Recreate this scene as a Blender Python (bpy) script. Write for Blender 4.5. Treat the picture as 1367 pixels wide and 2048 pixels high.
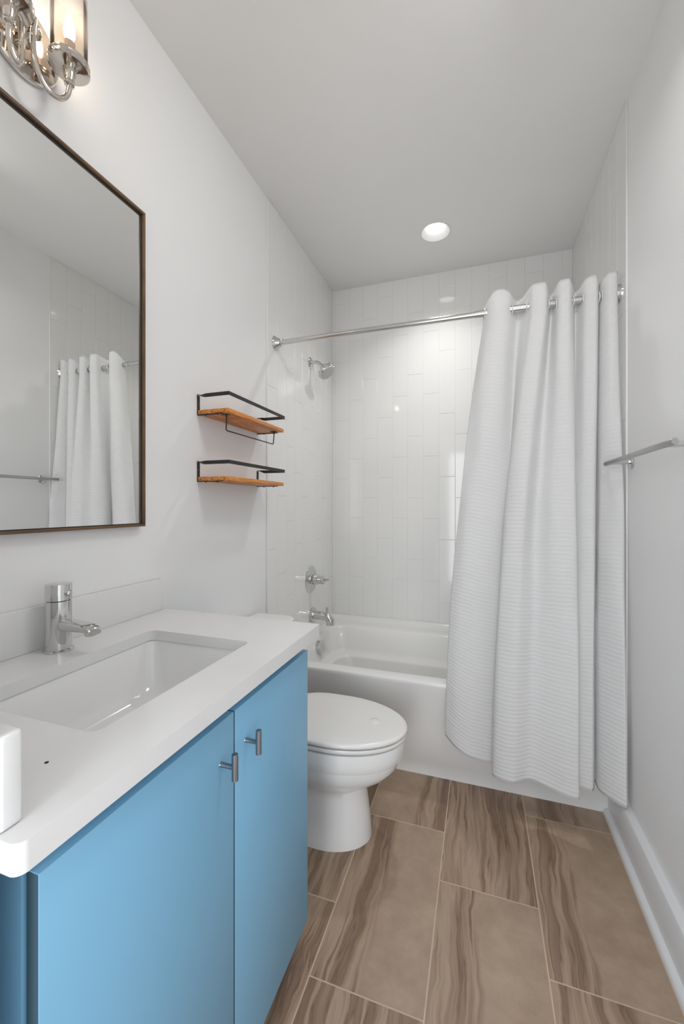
import bpy, bmesh, math, random
from mathutils import Vector, Matrix, noise as mnoise
random.seed(7)
PI = math.pi
for _o in list(bpy.data.objects):
    bpy.data.objects.remove(_o)
SC = bpy.context.scene
COL = SC.collection

# ------------------------------------------------------------------ camera
F_PX, YAW, CY, HC = 814.7, 0.3273, 1011.0, 1.24
cam_d = bpy.data.cameras.new('camera')
cam = bpy.data.objects.new('camera', cam_d)
COL.objects.link(cam)
cam.location = (0, 0, HC)
cam.rotation_euler = (PI/2, 0, YAW)
cam_d.sensor_fit = 'AUTO'
cam_d.sensor_width = 36.0
cam_d.lens = F_PX/2048*36.0
cam_d.shift_y = -(1024-CY)/2048
cam_d.clip_start = 0.02
SC.camera = cam

# ------------------------------------------------------------------ light, exposure
SC.view_settings.view_transform = 'Standard'
SC.view_settings.look = 'None'
SC.view_settings.gamma = 1.0
SC.view_settings.use_curve_mapping = False
SC.view_settings.exposure = 0.44
W = bpy.data.worlds.new('world')
SC.world = W
W.use_nodes = True
W.node_tree.nodes['Background'].inputs['Color'].default_value = (0.93, 0.96, 1.0, 1)
W.node_tree.nodes['Background'].inputs['Strength'].default_value = 1.0
DOOR_W, DOWN_E, BULB_E = 15.0, 3.0, 20.0
al = bpy.data.lights.new('doorway_daylight', 'AREA')
al.shape = 'RECTANGLE'; al.size = 0.60; al.size_y = 2.0
al.energy = DOOR_W; al.color = (0.95, 0.975, 1.0)
alo = bpy.data.objects.new('doorway_daylight', al)
COL.objects.link(alo)
alo.location = (-0.16, -1.20, 1.05)
alo.rotation_euler = (PI/2, 0, 0)

# unseen fill light added above the picture to brighten left wall and counter
cl = bpy.data.lights.new('vanity_fill_light', 'AREA')
cl.shape = 'DISK'; cl.size = 0.40; cl.energy = 5.0; cl.color = (1.0, 0.985, 0.965)
clo = bpy.data.objects.new('vanity_fill_light', cl)
COL.objects.link(clo)
clo.location = (0.20, 0.90, 2.69)
clo.rotation_euler = (0.0, math.radians(32), 0)

# room measures (metres): left wall, right wall, back of tub, ceiling, start of tiling
XL, XR, YB, ZC, YT, YF = -0.99, 0.515, 2.70, 2.745, 1.77, -0.90

# ------------------------------------------------------------------ materials
def srgb(r, g, b):
    f = lambda c: (c/12.92 if c <= 0.04045 else ((c+0.055)/1.055)**2.4)
    return (f(r/255), f(g/255), f(b/255), 1)

def mat(name, col, rough=0.5, metal=0.0, var=0.03, vscale=6.0, bump=0.0, bscale=200.0, spec=0.5, coat=0.0):
    m = bpy.data.materials.new(name); m.use_nodes = True
    nt = m.node_tree; N = nt.nodes; L = nt.links
    p = N['Principled BSDF']
    p.inputs['Roughness'].default_value = rough
    p.inputs['Metallic'].default_value = metal
    p.inputs['Specular IOR Level'].default_value = spec
    p.inputs['Coat Weight'].default_value = coat
    tc = N.new('ShaderNodeTexCoord')
    nz = N.new('ShaderNodeTexNoise'); nz.inputs['Scale'].default_value = vscale
    L.new(tc.outputs['Object'], nz.inputs['Vector'])
    mx = N.new('ShaderNodeMix'); mx.data_type = 'RGBA'
    mx.inputs['A'].default_value = tuple(c*(1-var) for c in col[:3])+(1,)
    mx.inputs['B'].default_value = tuple(min(1, c*(1+var)) for c in col[:3])+(1,)
    L.new(nz.outputs['Fac'], mx.inputs['Factor'])
    L.new(mx.outputs['Result'], p.inputs['Base Color'])
    if bump:
        n2 = N.new('ShaderNodeTexNoise'); n2.inputs['Scale'].default_value = bscale
        L.new(tc.outputs['Object'], n2.inputs['Vector'])
        b = N.new('ShaderNodeBump'); b.inputs['Strength'].default_value = bump
        b.inputs['Distance'].default_value = 0.002
        L.new(n2.outputs['Fac'], b.inputs['Height']); L.new(b.outputs['Normal'], p.inputs['Normal'])
    return m

M = {}
M['wall'] = mat('wall_paint', (0.88, 0.88, 0.88, 1), 0.6, var=0.01, bump=0.06, bscale=160, spec=0.3)
M['ceiling'] = mat('ceiling_paint', (0.88, 0.876, 0.868, 1), 0.8, var=0.012, bump=0.06, bscale=140, spec=0.2)
M['trim'] = mat('trim_paint', (0.80, 0.81, 0.82, 1), 0.35, var=0.01)
M['tile'] = mat('glazed_white_tile', (0.85, 0.848, 0.835, 1), 0.07, var=0.015, vscale=3, bump=0.0)
M['grout'] = mat('white_grout', (0.80, 0.79, 0.77, 1), 0.8)
M['tub'] = mat('white_tub_acrylic', (0.80, 0.80, 0.79, 1), 0.16, var=0.01)
M['porcelain'] = mat('white_porcelain', (0.83, 0.83, 0.825, 1), 0.1, var=0.01, coat=0.3)
M['seatplastic'] = mat('white_seat_plastic', (0.80, 0.795, 0.775, 1), 0.22, var=0.01)
M['quartz'] = mat('white_quartz', (0.80, 0.80, 0.80, 1), 0.16, var=0.02, vscale=18)
M['blue'] = mat('blue_cabinet_lacquer', srgb(128, 184, 218), 0.38, var=0.03, vscale=4)
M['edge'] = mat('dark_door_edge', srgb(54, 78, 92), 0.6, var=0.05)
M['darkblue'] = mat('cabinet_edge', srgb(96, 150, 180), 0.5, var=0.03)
M['chrome'] = mat('polished_chrome', (0.66, 0.66, 0.655, 1), 0.06, 1.0, var=0.01)
M['nickel'] = mat('polished_nickel', (0.70, 0.65, 0.59, 1), 0.08, 1.0, var=0.02)
M['rodsteel'] = mat('bright_rod_steel', (0.66, 0.66, 0.655, 1), 0.16, 1.0, var=0.01)
M['brushed'] = mat('brushed_nickel', (0.47, 0.47, 0.465, 1), 0.28, 1.0, var=0.03)
M['knobsteel'] = mat('dark_brushed_steel', (0.30, 0.31, 0.33, 1), 0.24, 1.0, var=0.03)
M['black'] = mat('black_iron', (0.018, 0.018, 0.018, 1), 0.5, var=0.1)
M['dark'] = mat('dark_gap', (0.01, 0.012, 0.014, 1), 0.8)
M['rubber'] = mat('white_rubber', (0.7, 0.7, 0.7, 1), 0.6)
M['ring'] = mat('white_plastic_ring', (0.80, 0.80, 0.79, 1), 0.3)
M['casing'] = mat('lamp_trim_white', (0.85, 0.85, 0.84, 1), 0.5)

def mirror_mat():
    m = bpy.data.materials.new('mirror_glass'); m.use_nodes = True
    p = m.node_tree.nodes['Principled BSDF']
    p.inputs['Base Color'].default_value = (0.86, 0.865, 0.85, 1)
    p.inputs['Metallic'].default_value = 1.0; p.inputs['Roughness'].default_value = 0.0
    return m
M['mirror'] = mirror_mat()

def emit(name, col, s):
    m = bpy.data.materials.new(name); m.use_nodes = True
    p = m.node_tree.nodes['Principled BSDF']
    p.inputs['Base Color'].default_value = (0.9, 0.9, 0.9, 1)
    p.inputs['Emission Color'].default_value = col
    p.inputs['Emission Strength'].default_value = s
    return m
M['downlamp'] = emit('downlight_lens', (1.0, 0.985, 0.95, 1), DOWN_E)
M['bulb'] = emit('bulb_glow', (1.0, 0.92, 0.80, 1), BULB_E)

def thin_glass():
    m = bpy.data.materials.new('clear_shade_glass'); m.use_nodes = True
    nt = m.node_tree; N = nt.nodes; L = nt.links
    for n in list(N): N.remove(n)
    out = N.new('ShaderNodeOutputMaterial')
    tr = N.new('ShaderNodeBsdfTransparent'); tr.inputs['Color'].default_value = (0.93, 0.89, 0.85, 1)
    gl = N.new('ShaderNodeBsdfGlossy'); gl.inputs['Roughness'].default_value = 0.03
    lw = N.new('ShaderNodeLayerWeight'); lw.inputs['Blend'].default_value = 0.10
    ms = N.new('ShaderNodeMixShader')
    tl = N.new('ShaderNodeBsdfTranslucent'); tl.inputs['Color'].default_value = (0.95, 0.87, 0.80, 1)
    m2 = N.new('ShaderNodeMixShader'); m2.inputs[0].default_value = 0.07
    L.new(tr.outputs[0], m2.inputs[1]); L.new(tl.outputs[0], m2.inputs[2])
    L.new(lw.outputs['Fresnel'], ms.inputs[0]); L.new(m2.outputs[0], ms.inputs[1]); L.new(gl.outputs[0], ms.inputs[2])
    L.new(ms.outputs[0], out.inputs['Surface'])
    return m
M['glass'] = thin_glass()

def ramp(N, stops):
    r = N.new('ShaderNodeValToRGB')
    e = r.color_ramp.elements
    while len(e) > 1: e.remove(e[0])
    e[0].position = stops[0][0]; e[0].color = stops[0][1]
    for p_, c_ in stops[1:]:
        x = e.new(p_); x.color = c_
    return r

def wood_mat(name, cols, scale, axis_stretch=(14, 0.8, 14), rough=0.45):
    m = bpy.data.materials.new(name); m.use_nodes = True
    nt = m.node_tree; N = nt.nodes; L = nt.links; p = N['Principled BSDF']
    tc = N.new('ShaderNodeTexCoord'); mp = N.new('ShaderNodeMapping')
    mp.inputs['Scale'].default_value = axis_stretch
    L.new(tc.outputs['Object'], mp.inputs['Vector'])
    nz = N.new('ShaderNodeTexNoise'); nz.inputs['Scale'].default_value = scale
    nz.inputs['Detail'].default_value = 5; nz.inputs['Distortion'].default_value = 0.6
    L.new(mp.outputs['Vector'], nz.inputs['Vector'])
    r = ramp(N, cols)
    L.new(nz.outputs['Fac'], r.inputs['Fac']); L.new(r.outputs['Color'], p.inputs['Base Color'])
    p.inputs['Roughness'].default_value = rough
    return m
M['shelfwood'] = wood_mat('warm_shelf_wood', [(0.34, srgb(128, 62, 12)), (0.46, srgb(205, 122, 46)), (0.54, srgb(228, 156, 82)), (0.64, srgb(160, 82, 22))], 6.0)
M['framewood'] = wood_mat('walnut_mirror_frame', [(0.3, srgb(74, 54, 36)), (0.55, srgb(120, 92, 62)), (0.75, srgb(88, 66, 46))], 5.0, (10, 1, 1), 0.4)

def curtain_mat():
    m = bpy.data.materials.new('white_waffle_cotton'); m.use_nodes = True
    nt = m.node_tree; N = nt.nodes; L = nt.links; p = N['Principled BSDF']
    p.inputs['Base Color'].default_value = (0.83, 0.83, 0.83, 1)
    p.inputs['Roughness'].default_value = 0.9
    p.inputs['Specular IOR Level'].default_value = 0.15
    uv = N.new('ShaderNodeUVMap'); uv.uv_map = 'cloth'
    mp = N.new('ShaderNodeMapping'); mp.inputs['Scale'].default_value = (1.0, 1.0, 1.0)
    L.new(uv.outputs['UV'], mp.inputs['Vector'])
    wv = N.new('ShaderNodeTexWave'); wv.wave_type = 'BANDS'; wv.bands_direction = 'Y'
    wv.inputs['Scale'].default_value = 19.5; wv.inputs['Distortion'].default_value = 3.0
    wv.inputs['Detail'].default_value = 2.0; wv.inputs['Detail Scale'].default_value = 0.7
    L.new(mp.outputs['Vector'], wv.inputs['Vector'])
    b = N.new('ShaderNodeBump'); b.inputs['Strength'].default_value = 0.40; b.inputs['Distance'].default_value = 0.0022
    L.new(wv.outputs['Fac'], b.inputs['Height'])
    tn = N.new('ShaderNodeTexNoise'); tn.inputs['Scale'].default_value = 9
    L.new(mp.outputs['Vector'], tn.inputs['Vector'])
    b2 = N.new('ShaderNodeBump'); b2.inputs['Strength'].default_value = 0.25; b2.inputs['Distance'].default_value = 0.02
    L.new(tn.outputs['Fac'], b2.inputs['Height']); L.new(b.outputs['Normal'], b2.inputs['Normal'])
    L.new(b2.outputs['Normal'], p.inputs['Normal'])
    # some light passes through the cotton
    out = N['Material Output']
    tl = N.new('ShaderNodeBsdfTranslucent'); tl.inputs['Color'].default_value = (0.82, 0.82, 0.81, 1)
    ms = N.new('ShaderNodeMixShader'); ms.inputs[0].default_value = 0.18
    L.new(p.outputs[0], ms.inputs[1]); L.new(tl.outputs[0], ms.inputs[2]); L.new(ms.outputs[0], out.inputs['Surface'])
    return m
M['cloth'] = curtain_mat()

def floor_mat():
    m = bpy.data.materials.new('veined_porcelain_floor'); m.use_nodes = True
    nt = m.node_tree; N = nt.nodes; L = nt.links; p = N['Principled BSDF']
    def uvn(n):
        u = N.new('ShaderNodeUVMap'); u.uv_map = n
        s = N.new('ShaderNodeSeparateXYZ'); L.new(u.outputs['UV'], s.inputs[0]); return s
    def math_(op, a, b=None, c=None):
        n = N.new('ShaderNodeMath'); n.operation = op
        for i, v in enumerate((a, b, c)):
            if v is None: continue
            if isinstance(v, (int, float)): n.inputs[i].default_value = v
            else: L.new(v, n.inputs[i])
        return n.outputs[0]
    loc, seed, band = uvn('local'), uvn('seed'), uvn('band')
    u, v = loc.outputs[0], loc.outputs[1]
    # slow sideways wander of the veins along the tile
    cw = N.new('ShaderNodeCombineXYZ')
    L.new(math_('MULTIPLY', u, 1.6), cw.inputs[0]); L.new(math_('MULTIPLY', v, 2.2), cw.inputs[1]); L.new(seed.outputs[0], cw.inputs[2])
    wn = N.new('ShaderNodeTexNoise'); wn.inputs['Scale'].default_value = 1.0; wn.inputs['Detail'].default_value = 3.5
    L.new(cw.outputs[0], wn.inputs['Vector'])
    warp = math_('MULTIPLY', math_('SUBTRACT', wn.outputs['Fac'], 0.5), 0.30)
    uw = math_('ADD', u, warp)
    cv = N.new('ShaderNodeCombineXYZ')
    L.new(math_('MULTIPLY', uw, 4.6), cv.inputs[0]); L.new(math_('MULTIPLY', v, 0.45), cv.inputs[1]); L.new(seed.outputs[1], cv.inputs[2])
    vn = N.new('ShaderNodeTexNoise'); vn.inputs['Scale'].default_value = 1.0; vn.inputs['Detail'].default_value = 4.5
    vn.inputs['Roughness'].default_value = 0.62
    L.new(cv.outputs[0], vn.inputs['Vector'])
    # thin dark cracks along contour lines of the same field
    saw = math_('ABSOLUTE', math_('SUBTRACT', math_('FRACT', math_('MULTIPLY', vn.outputs['Fac'], 6.0)), 0.5))
    crack = N.new('ShaderNodeMapRange'); crack.inputs['From Min'].default_value = 0.0; crack.inputs['From Max'].default_value = 0.09
    crack.inputs['To Min'].default_value = 1.0; crack.inputs['To Max'].default_value = 0.0
    L.new(saw, crack.inputs['Value'])
    rv = ramp(N, [(0.30, srgb(103, 84, 70)), (0.44, srgb(128, 108, 92)), (0.52, srgb(152, 133, 116)), (0.60, srgb(120, 100, 85)), (0.72, srgb(140, 121, 104))])
    L.new(vn.outputs['Fac'], rv.inputs['Fac'])
    mc = N.new('ShaderNodeMix'); mc.data_type = 'RGBA'
    L.new(math_('MULTIPLY', crack.outputs[0], 0.55), mc.inputs['Factor'])
    L.new(rv.outputs['Color'], mc.inputs['A']); mc.inputs['B'].default_value = srgb(84, 64, 51)
    # smooth, sandy side
    cs = N.new('ShaderNodeCombineXYZ'); L.new(u, cs.inputs[0]); L.new(math_('MULTIPLY', v, 2.0), cs.inputs[1]); L.new(seed.outputs[0], cs.inputs[2])
    sn = N.new('ShaderNodeTexNoise'); sn.inputs['Scale'].default_value = 3.0; sn.inputs['Detail'].default_value = 9; sn.inputs['Roughness'].default_value = 0.7
    L.new(cs.outputs[0], sn.inputs['Vector'])
    rs = ramp(N, [(0.30, srgb(138, 119, 103)), (0.70, srgb(157, 139, 122))])
    L.new(sn.outputs['Fac'], rs.inputs['Fac'])
    d = math_('ABSOLUTE', math_('SUBTRACT', math_('ADD', u, math_('MULTIPLY', warp, 0.8)), band.outputs[0]))
    mk = N.new('ShaderNodeMapRange'); mk.interpolation_type = 'SMOOTHSTEP'
    L.new(math_('SUBTRACT', d, band.outputs[1]), mk.inputs['Value'])
    mk.inputs['From Min'].default_value = -0.05; mk.inputs['From Max'].default_value = 0.03
    mk.inputs['To Min'].default_value = 1.0; mk.inputs['To Max'].default_value = 0.0
    mf = N.new('ShaderNodeMix'); mf.data_type = 'RGBA'
    L.new(mk.outputs[0], mf.inputs['Factor']); L.new(rs.outputs['Color'], mf.inputs['A']); L.new(mc.outputs['Result'], mf.inputs['B'])
    hs = N.new('ShaderNodeHueSaturation'); hs.inputs['Saturation'].default_value = 1.06; hs.inputs['Value'].default_value = 1.35
    L.new(mf.outputs['Result'], hs.inputs['Color']); L.new(hs.outputs['Color'], p.inputs['Base Color'])
    p.inputs['Roughness'].default_value = 0.42
    p.inputs['Specular IOR Level'].default_value = 0.35
    bp = N.new('ShaderNodeBump'); bp.inputs['Strength'].default_value = 0.15; bp.inputs['Distance'].default_value = 0.002
    L.new(vn.outputs['Fac'], bp.inputs['Height']); L.new(bp.outputs['Normal'], p.inputs['Normal'])
    return m
M['floor'] = floor_mat()
M['floorgrout'] = mat('sand_grout', srgb(205, 184, 160), 0.85, var=0.1, vscale=30)

# ------------------------------------------------------------------ mesh helpers
def new(): return bmesh.new()

def world_origin(o):
    v = Vector((0, 0, 0))
    while o is not None:
        v += o.location; o = o.parent
    return v

def obj(name, bm, m, parent=None, smooth=True, angle=35, mats=None):
    """Link a bmesh (in room coordinates) as one mesh object; its origin is the parent's or its own base."""
    bmesh.ops.recalc_face_normals(bm, faces=bm.faces[:])
    if parent is None:
        xs = [v.co for v in bm.verts]
        org = Vector(((min(c.x for c in xs)+max(c.x for c in xs))/2, (min(c.y for c in xs)+max(c.y for c in xs))/2, min(c.z for c in xs)))
    else:
        org = world_origin(parent)
    for v in bm.verts: v.co -= org
    me = bpy.data.meshes.new(name)
    bm.to_mesh(me); bm.free()
    for mm in (mats or [m]): me.materials.append(mm)
    if smooth:
        for p_ in me.polygons: p_.use_smooth = True
        me.set_sharp_from_angle(angle=math.radians(angle))
    o = bpy.data.objects.new(name, me)
    COL.objects.link(o)
    if parent is None: o.location = org
    else: o.parent = parent
    return o

def tag(o, label, cat, group=None):
    o['label'] = label; o['category'] = cat
    if group: o['group'] = group
    return o

def thing(name, label, cat, loc, group=None):
    o = bpy.data.objects.new(name, None); COL.objects.link(o)
    o.location = loc; o.empty_display_size = 0.05
    return tag(o, label, cat, group)

def struct(name, bm, m, label, cat, smooth=False, mats=None):
    o = obj(name, bm, m, None, smooth, mats=mats)
    o['kind'] = 'structure'; o['label'] = label; o['category'] = cat
    return o

def box(bm, x0, x1, y0, y1, z0, z1, bev=0.0, seg=2, mi=0):
    t = bmesh.new()
    bmesh.ops.create_cube(t, size=1.0)
    for v in t.verts:
        v.co = Vector((x0+(v.co.x+0.5)*(x1-x0), y0+(v.co.y+0.5)*(y1-y0), z0+(v.co.z+0.5)*(z1-z0)))
    if bev > 0:
        bmesh.ops.bevel(t, geom=t.edges[:], offset=bev, segments=seg, affect='EDGES', profile=0.5)
    merge(bm, t, mi)

def merge(bm, t, mi=0):
    mp = {}
    for v in t.verts: mp[v] = bm.verts.new(v.co)
    for f in t.faces:
        try:
            nf = bm.faces.new([mp[v] for v in f.verts]); nf.material_index = mi
        except ValueError: pass
    t.free()

def frame_of(axis):
    a = Vector(axis).normalized()
    up = Vector((0, 0, 1)) if abs(a.z) < 0.9 else Vector((1, 0, 0))
    e1 = up.cross(a).normalized(); e2 = a.cross(e1)
    return a, e1, e2

def loft(bm, loops, cap0=True, cap1=True):
    rows = [[bm.verts.new(p) for p in lp] for lp in loops]
    n = len(rows[0])
    for r0, r1 in zip(rows, rows[1:]):
        for i in range(n):
            bm.faces.new((r0[i], r0[(i+1) % n], r1[(i+1) % n], r1[i]))
    if cap0: bm.faces.new(list(reversed(rows[0])))
    if cap1: bm.faces.new(rows[-1])

def lathe(bm, prof, org, axis=(0, 0, 1), n=36, cap0=True, cap1=True):
    """prof: (radius, distance along the axis)"""
    a, e1, e2 = frame_of(axis); o = Vector(org)
    loops = [[o+a*h+(e1*math.cos(2*PI*i/n)+e2*math.sin(2*PI*i/n))*max(r, 1e-5) for i in range(n)] for r, h in prof]
    loft(bm, loops, cap0, cap1)

def catmull(pts, k=8):
    P = [Vector(p) for p in pts]
    P = [P[0]*2-P[1]]+P+[P[-1]*2-P[-2]]
    out = []
    for i in range(1, len(P)-2):
        for j in range(k):
            t = j/k
            a, b, c, d = P[i-1], P[i], P[i+1], P[i+2]
            out.append(0.5*((2*b)+(c-a)*t+(2*a-5*b+4*c-d)*t*t+(3*b-a-3*c+d)*t**3))
    out.append(P[-2].copy())
    return out

def tube(bm, pts, r, n=14, rads=None):
    P = [Vector(p) for p in pts]
    loops = []; e1 = None
    for i, p_ in enumerate(P):
        d = (P[min(i+1, len(P)-1)]-P[max(i-1, 0)]).normalized()
        if e1 is None: _, e1, _ = frame_of(d)
        e1 = (e1-d*e1.dot(d)).normalized(); e2 = d.cross(e1)
        rr = rads[i] if rads else r
        loops.append([p_+(e1*math.cos(2*PI*k/n)+e2*math.sin(2*PI*k/n))*rr for k in range(n)])
    loft(bm, loops)

def rrect(x0, x1, y0, y1, z, r, k=6):
    out = []
    for cx, cy, a0 in ((x1-r, y1-r, 0), (x0+r, y1-r, PI/2), (x0+r, y0+r, PI), (x1-r, y0+r, 1.5*PI)):
        for i in range(k+1):
            a = a0+PI/2*i/k
            out.append(Vector((cx+r*math.cos(a), cy+r*math.sin(a), z)))
    return out

def plate_with_hole(bm, outer, inner):
    """flat ring face between two loops lying in one plane"""
    vo = [bm.verts.new(p) for p in outer]; vi = [bm.verts.new(p) for p in inner]
    ed = [bm.edges.new((vo[i], vo[(i+1) % len(vo)])) for i in range(len(vo))]
    ed += [bm.edges.new((vi[i], vi[(i+1) % len(vi)])) for i in range(len(vi))]
    bmesh.ops.triangle_fill(bm, use_beauty=True, use_dissolve=False, edges=ed)
    return vo, vi

def bridge(bm, a, b):
    n = len(a)
    for i in range(n):
        bm.faces.new((a[i], a[(i+1) % n], b[(i+1) % n], b[i]))

# ------------------------------------------------------------------ the room
bm = new()
box(bm, XL-0.1, XL, YF-0.1, YB+0.1, -0.05, ZC+0.1)
struct('wall_left', bm, M['wall'], 'smooth white painted wall behind the mirror and vanity', 'wall')
bm = new()
box(bm, XR, XR+0.1, YF-0.1, YB+0.1, -0.05, ZC+0.1)
struct('wall_right', bm, M['wall'], 'plain white painted wall carrying the towel bar', 'wall')
bm = new()
box(bm, XL, XR, YB, YB+0.1, -0.05, ZC+0.1)
struct('wall_back', bm, M['wall'], 'end wall behind the bathtub under the ceiling', 'wall')
bm = new()                                                   # the wall with the doorway the picture is taken from
for q in ((XL, -0.462, -0.02, ZC), (0.462, XR, -0.02, ZC), (-0.462, 0.462, 2.08, ZC)):
    box(bm, q[0], q[1], 0.158, 0.2755, q[2], q[3])
struct('wall_front', bm, M['wall'], 'wall with the open doorway opposite the bathtub', 'wall')

# ceiling with a hole for the recessed lamp
LX, LY, LR = -0.234, 2.287, 0.082
bm = new()
outer = [Vector(p) for p in ((XL-0.1, YF-0.1, ZC), (XR+0.1, YF-0.1, ZC), (XR+0.1, YB+0.1, ZC), (XL-0.1, YB+0.1, ZC))]
hole = [Vector((LX+(LR-0.006)*math.cos(2*PI*i/40), LY+(LR-0.006)*math.sin(2*PI*i/40), ZC)) for i in range(40)]
vo, vi = plate_with_hole(bm, outer, hole)
up = [bm.verts.new(v.co+Vector((0, 0, 0.12))) for v in vi]
bridge(bm, vi, up); bm.faces.new(up)
upo = [bm.verts.new(v.co+Vector((0, 0, 0.13))) for v in vo]
bridge(bm, vo, upo); bm.faces.new(upo)
struct('ceiling', bm, M['ceiling'], 'flat matte off-white ceiling', 'ceiling')

# floor: 12 x 24 inch tiles laid in staggered columns
bm = new()
TW, TL, G = 0.2985, 0.598, 0.0019
uvl = bm.loops.layers.uv.new('local'); uvs = bm.loops.layers.uv.new('seed'); uvb = bm.loops.layers.uv.new('band')
offs = {0: 1.199, 1: 0.990, 2: 1.380, 3: 1.183, -1: 0.80, -2: 1.0, 4: 1.4}
looks = {(1, 1): (0.17, 0.26), (2, 1): (0.5, 0.65), (2, 0): (0.15, 0.27), (3, 1): (0.10, 0.32), (3, 2): (0.42, 0.26), (3, 0): (0.3, 0.35),
         (1, 2): (0.86, 0.24), (0, 1): (0.6, 0.7), (0, 0): (0.2, 0.9), (1, 0): (0.3, 0.7), (2, 2): (0.4, 0.5)}
def floor_quad(x0, x1, y0, y1, mi, z=0.0, ox=0, oy=0, seed=(0, 0), band=(0, 0)):
    vs = [bm.verts.new((x, y, z)) for x, y in ((x0, y0), (x1, y0), (x1, y1), (x0, y1))]
    f = bm.faces.new(vs); f.material_index = mi
    for lp in f.loops:
        lp[uvl].uv = ((lp.vert.co.x-ox)/TW, (lp.vert.co.y-oy)/TL)
        lp[uvs].uv = seed; lp[uvb].uv = band
floor_quad(XL, XR, YF-0.1, YB, 1, -0.0004)
for c in range(-2, 5):
    cx = -0.427-TW+c*TW
    for r in range(-5, 5):
        y0 = offs[c]+(r-1)*TL if c not in (1,) else offs[c]+(r-1)*TL
        x0c, x1c = max(cx+G, XL), min(cx+TW-G, XR)
        y0c, y1c = max(y0+G, YF-0.1), min(y0+TL-G, YB)
        if x1c <= x0c or y1c <= y0c: continue
        floor_quad(x0c, x1c, y0c, y1c, 0, 0.0, cx, y0, (random.uniform(0, 50), random.uniform(0, 50)),
                   looks.get((c, r), (random.choice((0.15, 0.4, 0.85)), random.uniform(0.2, 0.6))))
struct('floor', bm, None, 'brown veined stone-look floor tiles in staggered columns', 'floor', mats=[M['floor'], M['floorgrout']])

# baseboard with its shoe moulding along the right wall
bm = new()
prof = [(XR, 0.0), (0.469, 0.0), (0.4695, 0.006), (0.473, 0.014), (0.480, 0.0185), (0.487, 0.020), (0.487, 0.140), (0.490, 0.146), (XR, 0.147)]
loft(bm, [[Vector((x, y, z)) for x, z in prof] for y in (YF, 1.898)])
struct('baseboard_right', bm, M['trim'], 'tall white baseboard with shoe moulding along the right wall', 'baseboard', smooth=True)

# wall tiling of the bath alcove: 4 x 16 inch tiles stood upright, staggered by thirds
CW, CL, TZ0 = 0.1016, 0.406, 0.478
def tiling(name, a0, a1, z0, z1, place, normal, label, first=0.0, seq=(0, 1, 2), th=0.008):
    bm = new(); g = 0.0009; ch = 0.0017
    def quad(ps, mi):
        f = bm.faces.new([bm.verts.new(p) for p in ps]); f.material_index = mi
    def slab(u0, u1, v0, v1):
        tu, tv = random.uniform(-1, 1)*0.0005, random.uniform(-1, 1)*0.0003
        def P(u, v, h):
            hh = h if h < th*0.7 else h+tu*(u-(u0+u1)/2)+tv*(v-(v0+v1)/2)
            return place(u, v, hh)
        lo = [P(u, v, 0.001) for u, v in ((u0, v0), (u1, v0), (u1, v1), (u0, v1))]
        m1 = [P(u, v, th-ch*0.8) for u, v in ((u0, v0), (u1, v0), (u1, v1), (u0, v1))]
        q = ch*0.35
        m2 = [P(u, v, th-ch*0.25) for u, v in ((u0+q, v0+q), (u1-q, v0+q), (u1-q, v1-q), (u0+q, v1-q))]
        hi = [P(u, v, th) for u, v in ((u0+ch, v0+ch), (u1-ch, v0+ch), (u1-ch, v1-ch), (u0+ch, v1-ch))]
        rows = [[bm.verts.new(p) for p in r] for r in (lo, m1, m2, hi)]
        for r0, r1 in zip(rows, rows[1:]): bridge(bm, r0, r1)
        bm.faces.new(rows[-1])
    k = 0; u = a0-first
    while u < a1-1e-4:
        u0, u1 = max(u, a0)+g, min(u+CW, a1)-g
        off = seq[k % len(seq)]*CL/3
        v = TZ0+off-CL*3
        while v < z1:
            v0, v1 = max(v, z0)+g, min(v+CL, z1)-g
            if v1-v0 > 0.006 and u1-u0 > 0.004: slab(u0, u1, v0, v1)
            v += CL
        u += CW; k += 1
    # grout bed
    ps = [(a0, z0), (a1, z0), (a1, z1), (a0, z1)]
    lo = [bm.verts.new(place(u, v, 0.0005)) for u, v in ps]; hi = [bm.verts.new(place(u, v, th-0.0015)) for u, v in ps]
    n0 = len(bm.faces)
    bridge(bm, lo, hi); bm.faces.new(hi); bm.faces.ensure_lookup_table()
    for f in bm.faces[n0:]: f.material_index = 1
    return struct(name, bm, None, label, 'wall tiling', smooth=False, mats=[M['tile'], M['grout']])
tiling('trim_1', XL+0.0055, XR-0.0035, TZ0-0.01, ZC, lambda u, v, h: Vector((u, YB-h, v)), None,
       'glossy white upright tiles on the wall behind the bathtub', first=0.0815, seq=(0, 1, 2, 0, 1, 2, 0, 2, 1, 0, 2, 1, 0, 1, 2))
tiling('trim_2', YT, YB, 0.0, ZC, lambda u, v, h: Vector((XL+h, u, v)), None,
       'glossy white upright tiles around the shower head and spout', first=0.0, seq=(1, 0, 2), th=0.006)
tiling('trim_3', YT, YB, 0.149, ZC, lambda u, v, h: Vector((XR-h, u, v)), None,
       'glossy white upright tiles on the right wall behind the curtain', first=0.0, seq=(2, 0, 1), th=0.004)
for i, (x0, x1, z0, nm) in enumerate(((XL, XL+0.0068, 0, 'left'), (XR-0.0044, XR, 0.149, 'right'))):
    bm = new(); box(bm, x0, x1, YT-0.005, YT, z0, ZC, 0.0015)
    struct('trim_%d' % (4+i), bm, M['wall'], 'thin white edging strip where the %s wall tiling ends' % nm, 'trim', smooth=True)

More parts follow.
